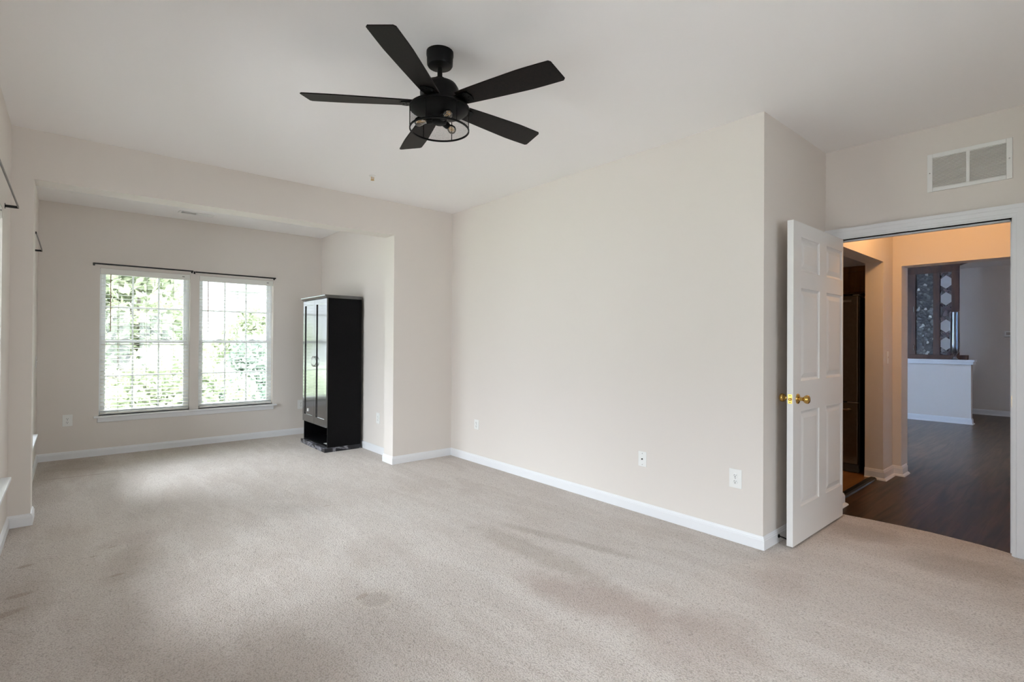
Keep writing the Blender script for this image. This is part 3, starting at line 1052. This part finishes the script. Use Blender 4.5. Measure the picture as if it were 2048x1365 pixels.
MB().lathe([(0.068, fz(2.768)), (0.0685, fz(2.750)), (0.066, fz(2.742)), (0.065, fz(2.704)), (0.060, fz(2.696)), (0.022, fz(2.690)), (0.012, fz(2.688))], (0, 0, 0), 'Z', 48).build('canopy', M['blackmetal'], fan, smooth=True)
MB().tube([(0, 0, fz(2.69)), (0, 0, fz(2.60))], 0.0125, 20).build('downrod', M['blackmetal'], fan, smooth=True)
MB().lathe([(0.014, fz(2.640)), (0.024, fz(2.636)), (0.030, fz(2.622)), (0.062, fz(2.612)), (0.084, fz(2.600)), (0.096, fz(2.580)), (0.099, fz(2.556)), (0.097, fz(2.530)), (0.100, fz(2.524)), (0.100, fz(2.508)), (0.085, fz(2.500)), (0.06, fz(2.494))], (0, 0, 0), 'Z', 56).build('motor_housing', M['blackmetal'], fan, smooth=True)
PH, PITCH_B = -2.491, -0.1992


def blade_bm():
    """along +x: root narrow, tip wide and cut aslant"""
    z0 = 0.0
    top, bot = [], []
    n = 26
    for i in range(n + 1):
        r_ = 0.125 + (0.648 - 0.125) * i / n
        q = (r_ - 0.125) / 0.523
        half = 0.047 + 0.024 * min(1.0, q * 1.45) ** 0.8 - 0.002 * max(0, q - 0.8) * 5
        bot.append((r_, -half))
        top.append((r_ * 1.0 + 0.016 * q, half))
    rc = 0.010
    tip = [(bot[-1][0] + 0.004, bot[-1][1] + rc), (top[-1][0] + 0.003, top[-1][1] - rc)]
    bot[-1] = (bot[-1][0] - 0.006, bot[-1][1])
    top[-1] = (top[-1][0] - 0.006, top[-1][1])
    outl = bot + tip + top[::-1]
    mb = MB()
    mb.prism([(x, y, -0.003) for x, y in outl], (0, 0, 0.006))
    return mb


ROTS = [Matrix.Translation((0, 0, fz(2.506))) @ Matrix.Rotation(PH + 2 * math.pi / 5 * k, 4, 'Z') @ Matrix.Rotation(PITCH_B, 4, 'X') for k in range(5)]
for k in range(5):
    bl = blade_bm().xf(ROTS[k]).build('blade', M['blade'], fan, bevel=0.0015)
    mb = MB()
    mb.prism([(0.075, -0.016, 0.001), (0.11, -0.030, -0.0032), (0.175, -0.038, -0.0032), (0.190, -0.030, -0.0032), (0.198, 0.0, -0.0032), (0.190, 0.030, -0.0032), (0.175, 0.038, -0.0032), (0.11, 0.030, -0.0032), (0.075, 0.016, 0.001)], (0, 0, -0.006))
    for (sx_, sy_) in ((0.165, -0.022), (0.165, 0.022), (0.180, 0.0)):
        mb.lathe([(0.005, -0.0085), (0.005, -0.011), (0.002, -0.012)], (sx_, sy_, 0), 'Z', 10)
    mb.xf(ROTS[k]).build('blade_bracket', M['blackmetal'], bl)
# light kit: pan, cage, sockets, bulbs
MB().lathe([(0.060, fz(2.496)), (0.085, fz(2.494)), (0.088, fz(2.486)), (0.142, fz(2.482)), (0.146, fz(2.476)), (0.140, fz(2.470)), (0.120, fz(2.462)), (0.085, fz(2.452)), (0.045, fz(2.440)), (0.036, fz(2.424)), (0.034, fz(2.408)), (0.024, fz(2.402))], (0, 0, 0), 'Z', 56).build('lamp_pan', M['blackmetal'], fan, smooth=True)
RC, CZ0, CZ1 = 0.148, fz(2.372), fz(2.482)
cage = MB().lathe([(RC - 0.003, CZ0 - 0.002), (RC + 0.003, CZ0 - 0.002), (RC + 0.003, CZ0 + 0.006), (RC - 0.003, CZ0 + 0.006), (RC - 0.003, CZ0 - 0.002)], n=72, close=False).lathe([(RC - 0.003, CZ1 - 0.005), (RC + 0.003, CZ1 - 0.005), (RC + 0.003, CZ1 + 0.003), (RC - 0.003, CZ1 + 0.003), (RC - 0.003, CZ1 - 0.005)], n=72, close=False).build('cage', M['blackmetal'], fan, smooth=True)
for k in range(6):
    a = 2 * math.pi * k / 6 + 0.55
    MB().tube([(RC * math.cos(a), RC * math.sin(a), CZ0), (RC * math.cos(a), RC * math.sin(a), CZ1)], 0.0022, 6).build('cage_bar', M['blackmetal'], cage)
mb = MB()                                           # woven wire: two families of thin spirals
nw, th = 150, 0.00035
rise = CZ1 - CZ0
for k in range(nw):
    for s_ in (-1, 1):
        a0 = 2 * math.pi * k / nw
        prev = None
        for q in range(7):
            t_ = q / 6
            a = a0 + s_ * t_ * rise / RC * 0.85
            z = CZ0 + rise * t_
            p = []
            for dz in (-th, th):
                ang = a + s_ * 0
                p.append(mb.bm.verts.new((RC * math.cos(ang) - s_ * dz * math.sin(ang) * -0.7, RC * math.sin(ang) + s_ * dz * math.cos(ang) * -0.7, z + dz * 0.7)))
            if prev:
                mb.bm.faces.new([prev[0], prev[1], p[1], p[0]])
            prev = p
mb.build('wire_mesh', M['blackmetal'], cage)
for k, a in enumerate((0.35, 0.35 + 2 * math.pi / 3, 0.35 + 4 * math.pi / 3)):
    e = Vector((math.cos(a), math.sin(a), 0))
    b0 = Vector((0, 0, fz(2.425)))
    skt = MB().tube([b0 + e * 0.02, b0 + e * 0.036 - Vector((0, 0, 0.002)), b0 + e * 0.037 - Vector((0, 0, 0.002)), b0 + e * 0.066 - Vector((0, 0, 0.006))], 0.017, 18, radii=[0.012, 0.012, 0.0175, 0.0175]).build('socket', M['blackmetal'], fan, smooth=True)
    d = (e - Vector((0, 0, 0.12))).normalized()
    p0 = b0 + e * 0.066 - Vector((0, 0, 0.006))
    bb = MB().tube([p0, p0 + d * 0.010, p0 + d * 0.022, p0 + d * 0.038, p0 + d * 0.052, p0 + d * 0.060, p0 + d * 0.0635], 0.02, 18, radii=[0.012, 0.013, 0.019, 0.0235, 0.020, 0.012, 0.003]).build('bulb', M['bulb'], skt, smooth=True)
    side = d.cross(Vector((0, 0, 1))).normalized()
    MB().tube([p0 + d * 0.006 + side * 0.004, p0 + d * 0.045 + side * 0.008, p0 + d * 0.050, p0 + d * 0.045 - side * 0.008, p0 + d * 0.006 - side * 0.004], 0.0016, 6).build('filament', M['filament'], skt, smooth=True)

# ------------------------------------------------------------------ wardrobe
WX0, WX1, WY0, WY1, WT = 2.245, 2.672, 5.905, 6.700, 1.838
wd = thing('wardrobe', 'tall black two-door wardrobe against the sunroom wall', 'wardrobe', (WX1, WY0, 0))
tw = T(wd)
MB().box(2.227, WX1, WY0 - 0.010, WY1 + 0.008, 0.0, 0.052).xf(tw).build('plinth', M['marble'], wd, bevel=0.002)
c = MB()
c.box(WX0 + 0.018, WX1, WY0, WY0 + 0.018, 0.052, 1.80).box(WX0 + 0.018, WX1, WY1 - 0.018, WY1, 0.052, 1.80)
c.box(WX1 - 0.008, WX1 - 0.001, WY0 + 0.018, WY1 - 0.018, 0.052, 1.80)
c.box(WX0 + 0.018, WX1 - 0.008, WY0 + 0.018, WY1 - 0.018, 0.290, 0.306)
c.box(WX0 + 0.018, WX1 - 0.008, WY0 + 0.018, WY1 - 0.018, 0.052, 0.066)
c.box(WX0 + 0.018, WX1 - 0.008, WY0 + 0.018, WY1 - 0.018, 1.784, 1.80)
c.xf(tw).build('carcass', M['espresso_side'], wd, bevel=0.001)
prof = [(WX0 + 0.018, 1.80), (WX0 + 0.004, 1.80), (WX0 - 0.020, 1.822), (WX0 - 0.024, 1.826), (WX0 - 0.024, WT), (WX1, WT), (WX1, 1.80)]
MB().prism([(x, WY0 - 0.002, z) for x, z in prof], (0, WY1 - WY0 + 0.026, 0)).xf(tw).build('cornice', M['espresso'], wd, bevel=0.0015)
ym = (WY0 + WY1) / 2
for (a, b_, hy) in ((WY0 + 0.002, ym - 0.0015, ym - 0.022), (ym + 0.0015, WY1 - 0.002, ym + 0.022)):
    mb = MB()
    x1 = WX0 + 0.017
    z0, z1 = 0.286, 1.794
    st = 0.058
    mb.box(WX0, x1, a, a + st, z0, z1).box(WX0, x1, b_ - st, b_, z0, z1).box(WX0, x1, a + st, b_ - st, z0, z0 + st + 0.03).box(WX0, x1, a + st, b_ - st, z1 - st, z1)
    mb.box(WX0 + 0.011, x1 - 0.001, a + st, b_ - st, z0 + st + 0.03, z1 - st)
    dr = mb.xf(tw).build('wardrobe_door', M['espresso'], wd)
    MB().tube([(WX0 - 0.001, hy, 0.985), (WX0 - 0.012, hy, 0.988), (WX0 - 0.024, hy, 1.010), (WX0 - 0.030, hy, 1.045), (WX0 - 0.024, hy, 1.080), (WX0 - 0.012, hy, 1.102), (WX0 - 0.001, hy, 1.105)], 0.0048, 10).xf(tw).build('pull_handle', M['chrome'], dr, smooth=True)
    if a > ym:
        MB().box(WX0 - 0.0008, WX0 + 0.0108, WY1 - 0.195, WY1 - 0.168, 0.415, 0.452).xf(tw).build('sticker', M['paper'], dr)
tag(MB().box(WX0 + 0.06, WX0 + 0.27, WY0 + 0.03, WY0 + 0.23, 0.066, 0.0675).build('paper_sheet', M['paper']), 'white sheet of paper lying in the open bottom of the black wardrobe', 'paper')
tag(MB().box(WX0 + 0.22, WX0 + 0.36, WY0 + 0.03, WY0 + 0.06, 0.068, 0.135).build('board_scrap', M['tan'], bevel=0.002), 'tan board standing at the back of the open wardrobe bottom', 'board')

# ------------------------------------------------------------------ beyond the door: fridge, oak cabinet, divider, vase, thermostat
fr = thing('refrigerator', 'dark stainless refrigerator standing in the kitchen', 'refrigerator', (6.02, 1.625, -0.008))
tf = T(fr)
FX0, FY0, FY1 = 5.985, 1.625, 2.37
MB().box(FX0 + 0.065, 6.70, FY0, FY1, 0.03, 1.775).xf(tf).build('cabinet_body', M['fridgeside'], fr, bevel=0.004)
d1 = MB().box(FX0, FX0 + 0.060, FY0, FY1, 0.715, 1.785).xf(tf).build('upper_door', M['steel'], fr, bevel=0.008, seg=3)
d2 = MB().box(FX0, FX0 + 0.060, FY0, FY1, 0.085, 0.700).xf(tf).build('freezer_door', M['steel'], fr, bevel=0.008, seg=3)
MB().box(FX0 + 0.03, FX0 + 0.09, FY0 + 0.004, FY1, 0.0, 0.078).xf(tf).build('toe_grille', M['rubber'], fr)
MB().box(FX0 + 0.01, FX0 + 0.09, FY0 - 0.004, FY0 + 0.05, 1.786, 1.80).xf(tf).build('hinge_cover', M['rubber'], fr, bevel=0.003)
MB().box(FX0 - 0.002, FX0, FY0 + 0.055, FY0 + 0.135, 1.725, 1.748).xf(tf).build('badge', M['chrome'], d1)
MB().tube([(FX0 + 0.002, FY0 + 0.06, 0.635), (FX0 - 0.03, FY0 + 0.075, 0.635), (FX0 - 0.035, FY0 + 0.14, 0.635), (FX0 - 0.035, FY1 - 0.14, 0.635), (FX0 - 0.03, FY1 - 0.075, 0.635), (FX0 + 0.002, FY1 - 0.06, 0.635)], 0.011, 12).xf(tf).build('handle', M['chrome'], d2, smooth=True)
MB().box(FX0 - 0.004, FX0 + 0.03, FY0 - 0.004, FY0 + 0.09, 0.7025, 0.7125).xf(tf).build('middle_hinge', M['chrome'], fr)
MB().tube([(FX0 + 0.002, FY1 - 0.06, 0.80), (FX0 - 0.035, FY1 - 0.07, 0.82), (FX0 - 0.035, FY1 - 0.07, 1.40), (FX0 + 0.002, FY1 - 0.06, 1.42)], 0.011, 12).xf(tf).build('handle', M['chrome'], d1, smooth=True)

oc = thing('wall_cabinet', 'honey oak wall cabinet above the refrigerator', 'cabinet', (6.75, YE2, 1.84))
to = T(oc)
MB().box(6.372, 6.749, YE2 + 0.003, 2.40, 1.84, 2.134).xf(to).build('box', M['oak'], oc)
for a, b_ in ((YE2 + 0.03, 1.965), (1.975, 2.385)):
    mb = MB()
    frame_rect(mb, a, b_, 6.352, 6.371, 1.852, 2.122, 0.05)
    mb.box(a + 0.05, b_ - 0.05, 6.358, 6.371, 1.902, 2.072)
    mb.xf(to @ Matrix(((0, 1, 0, 0), (1, 0, 0, 0), (0, 0, 1, 0), (0, 0, 0, 1)))).build('cabinet_door', M['oak'], oc, bevel=0.003)

dv = thing('glass_divider', 'dark wood divider with leaded glass panels on the half wall', 'room divider', (11.385, 1.6, 1.045))
td = T(dv)
DZB, DZT = 1.045, 2.64
xa, xb = 11.350, 11.410
mb = MB()
mb.box(11.335, 11.425, 1.50, 2.62, DZB, DZB + 0.075)                              # base board
mb.xf(td).build('base_rail', M['redwood'], dv, bevel=0.004)
mb = MB()
mb.box(11.345, 11.415, 1.615, 2.62, DZT - 0.10, DZT)
mb.prism([(11.335, 1.62, DZT), (11.335, 1.47, DZT + 0.05), (11.335, 1.44, DZT + 0.09), (11.335, 2.62, DZT + 0.09), (11.335, 2.62, DZT)], (0.09, 0, 0))
mb.xf(td).build('crown_rail', M['redwood'], dv)
for y0, y1 in ((1.615, 1.715), (1.865, 1.960), (2.20, 2.45)):
    MB().box(xa, xb, y0, y1, DZB + 0.075, DZT - 0.10).xf(td).build('post', M['redwood'], dv, bevel=0.004)
MB().box(11.375, 11.385, 1.960, 2.20, DZB + 0.075, DZT - 0.10).xf(td).build('leaded_panel', M['leaded'], dv)
pan = MB().box(11.379, 11.383, 1.715, 1.865, DZB + 0.075, DZT - 0.10).xf(td).build('clear_panel', M['clear'], dv)
hexz = [2.376, 2.087, 1.618, 1.312]
ya, yb_, yc = 1.715, 1.865, 1.79
hs_, hp = 0.055, 0.115
edges = [DZT - 0.10] + hexz + [DZB + 0.075]
for i in range(5):
    za, zb = edges[i], edges[i + 1]
    up = (ya, za), (yc, za), (yb_, za)
    if i > 0:
        up = (ya, za - hs_), (yc, za - hp), (yb_, za - hs_)
    lo = (yb_, zb), (yc, zb), (ya, zb)
    if i < 4:
        lo = (yb_, zb + hs_), (yc, zb + hp), (ya, zb + hs_)
    MB().prism([(11.374, y, z) for y, z in (*up, *lo)], (0.012, 0, 0)).xf(td).build('motif', M['motif'], pan)
for z in (1.24, 1.92):
    MB().lathe([(0.008, -0.05), (0.008, 0.05)], (11.343, 2.225, z), 'Z', 10).xf(td).build('hinge', M['chrome'], dv)

vs = thing('vase', 'tall clear glass vase on the half wall before the divider', 'vase', (11.266, 1.655, 1.045))
MB().lathe([(0.050, 0.0), (0.052, 0.008), (0.030, 0.025), (0.020, 0.05), (0.030, 0.08), (0.058, 0.14), (0.066, 0.22), (0.064, 0.45), (0.060, 0.80), (0.057, 0.802), (0.060, 0.45), (0.062, 0.22), (0.052, 0.14), (0.004, 0.09)], (0, 0, 0), 'Z', 32, close=False).build('body', M['vase'], vs, smooth=True)
th_ = thing('thermostat', 'white thermostat on the dim far wall beyond the half wall', 'thermostat', (XLV, 1.15, 1.50), -R90)
MB().box(-0.075, 0.075, -0.028, 0, -0.055, 0.055).build('case', M['plate'], th_, bevel=0.012, seg=3)
MB().box(-0.045, 0.02, -0.0288, -0.027, -0.02, 0.03).build('display', M['ventdark'], th_)

# ------------------------------------------------------------------ outdoors: lawn, trees, neighbouring house
struct(MB().box(-60, -2.5, -40, 9, -3.4, -3.2).box(-2.5, 60, -40, -4, -3.4, -3.2).build('ground_bounce', mat('pale bounce ground', (0.33, 0.32, 0.305), 0.9, noise=0.08, nscale=3)))  # unseen pale ground added to bounce daylight up through the windows
struct(MB().box(-60, 60, 9, 90, -3.4, -3.2).build('ground', mat('pale lawn', (0.19, 0.225, 0.14), 0.95, noise=0.15, nscale=2)))


def tree(label, loc, blobs, leaves, m, trunk_h, size=0.13, seed=1, trunk_r=0.14):
    rnd = random.Random(seed)
    r = thing('tree', label, 'tree', loc, 0, 'trees outside the windows')
    mb = MB()
    tot = sum(b_[3] ** 2 for b_ in blobs)
    for (bx, by, bz, br) in blobs:
        for _ in range(int(leaves * br * br / tot)):
            u = rnd.uniform(-1, 1)
            a = rnd.uniform(0, 2 * math.pi)
            rr = br * (0.55 + 0.5 * rnd.random() ** 0.6)
            q = math.sqrt(1 - u * u)
            p = Vector((bx + rr * q * math.cos(a), by + rr * q * math.sin(a), bz + rr * u * 0.9))
            d = Vector((rnd.gauss(0, 1), rnd.gauss(0, 1), rnd.gauss(0, 1))).normalized()
            e = d.cross(Vector((rnd.gauss(0, 1), rnd.gauss(0, 1), rnd.gauss(0, 1)))).normalized()
            s_ = size * rnd.uniform(0.6, 1.3)
            mb.bm.faces.new([mb.bm.verts.new(v) for v in (p - d * s_, p + e * s_ * 0.45, p + d * s_, p - e * s_ * 0.45)])
    mb.build('foliage', m, r)
    mb = MB()
    mb.tube([(0, 0, 0), (0.05, 0.02, trunk_h * 0.5), (0, 0.05, trunk_h)], trunk_r, 9, radii=[trunk_r, trunk_r * 0.8, trunk_r * 0.5])
    for (bx, by, bz, br) in blobs:
        mb.tube([(0, 0.03, trunk_h * 0.75), (bx * 0.6, by * 0.6, (bz + trunk_h * 0.75) / 2 + 0.2), (bx, by, bz + br * 0.3)], 0.04, 6, radii=[trunk_r * 0.5, trunk_r * 0.3, 0.015])
    mb.build('trunk', M['bark'], r)
    return r


G = -3.2
tree('tall loose tree filling the left half of the far window', (1.05, 15.0, G), [(0, 0, 5.2, 1.1), (-0.9, 0.2, 4.5, 1.0), (0.7, 0.3, 4.4, 0.9), (0.2, -0.2, 6.3, 0.8), (-0.6, 0.1, 5.9, 0.8)], 4200, M['leaf_a'], 4.2, 0.14, 3)
tree('small yellow-green tree in front of the pale house outside', (4.6, 19.0, G), [(0, 0, 4.4, 1.0), (0.5, 0.2, 3.8, 0.9), (-0.6, 0, 3.7, 0.9), (0.1, 0, 5.2, 0.5)], 3000, M['leaf_a'], 3.6, 0.13, 5)
tree('low bushy tree behind the lower left sash', (1.45, 12.4, G), [(0, 0, 3.0, 0.9), (-1.0, 0.3, 3.0, 1.0), (0.9, 0.4, 3.1, 0.9), (0.1, 0.2, 3.7, 0.8)], 4600, M['leaf_a'], 2.6, 0.10, 9)
tree('blue-green tree behind the lower right sash', (3.54, 14.7, G), [(0, 0, 3.3, 0.9), (-0.5, 0.2, 2.5, 0.8), (0.8, 0.3, 2.9, 0.8), (0.1, 0, 4.1, 0.55)], 4200, M['leaf_b'], 3.0, 0.11, 11)
tree('pink flowering shrub low outside the left window', (1.25, 11.2, G), [(0, 0, 2.35, 0.42), (0.35, 0.1, 2.2, 0.35)], 1500, M['leaf_c'], 1.9, 0.06, 13, 0.06)
tree('wide green tree at the right edge of the far window', (5.1, 17.0, G), [(0, 0, 3.4, 0.9), (0.4, 0.2, 3.0, 0.8), (-0.2, 0.1, 2.6, 0.8)], 3000, M['leaf_a'], 2.8, 0.12, 17)

hb = thing('house', 'pale three-storey house seen through the right half of the window', 'house', (8.0, 30.0, G))
MB().box(-3.4, 5.5, 0, 8, 0, 9.6).build('walls', M['stucco'], hb)
mb = MB()
for k in range(46):
    mb.box(-3.405, 5.5, -0.012, 0.0, 0.02 + k * 0.205, 0.03 + k * 0.205)
mb.build('siding_lines', M['housegrey'], hb)
MB().prism([(-3.8, -0.5, 9.6), (5.9, -0.5, 9.6), (5.9, 8.5, 9.6), (-3.8, 8.5, 9.6)], (0, 0, 0.3)).build('roof', M['housegrey'], hb)
for z in (7.05, 5.32):
    MB().box(-1.84, -0.36, -0.3, 0, z, z + 0.36).build('balcony_band', M['housegrey'], hb)
for x0, x1, z0, z1 in ((-1.77, -1.52, 6.42, 6.90), (-1.46, -0.95, 6.46, 6.88), (-1.8, -1.3, 4.4, 5.2), (1.2, 2.1, 6.2, 7.2)):
    wn = MB().box(x0, x1, -0.03, 0.0, z0, z1).build('window_frame', M['stucco'], hb)
    MB().box(x0 + 0.03, x1 - 0.03, -0.036, -0.03, z0 + 0.03, z1 - 0.03).build('window_pane', M['housewin'], wn)
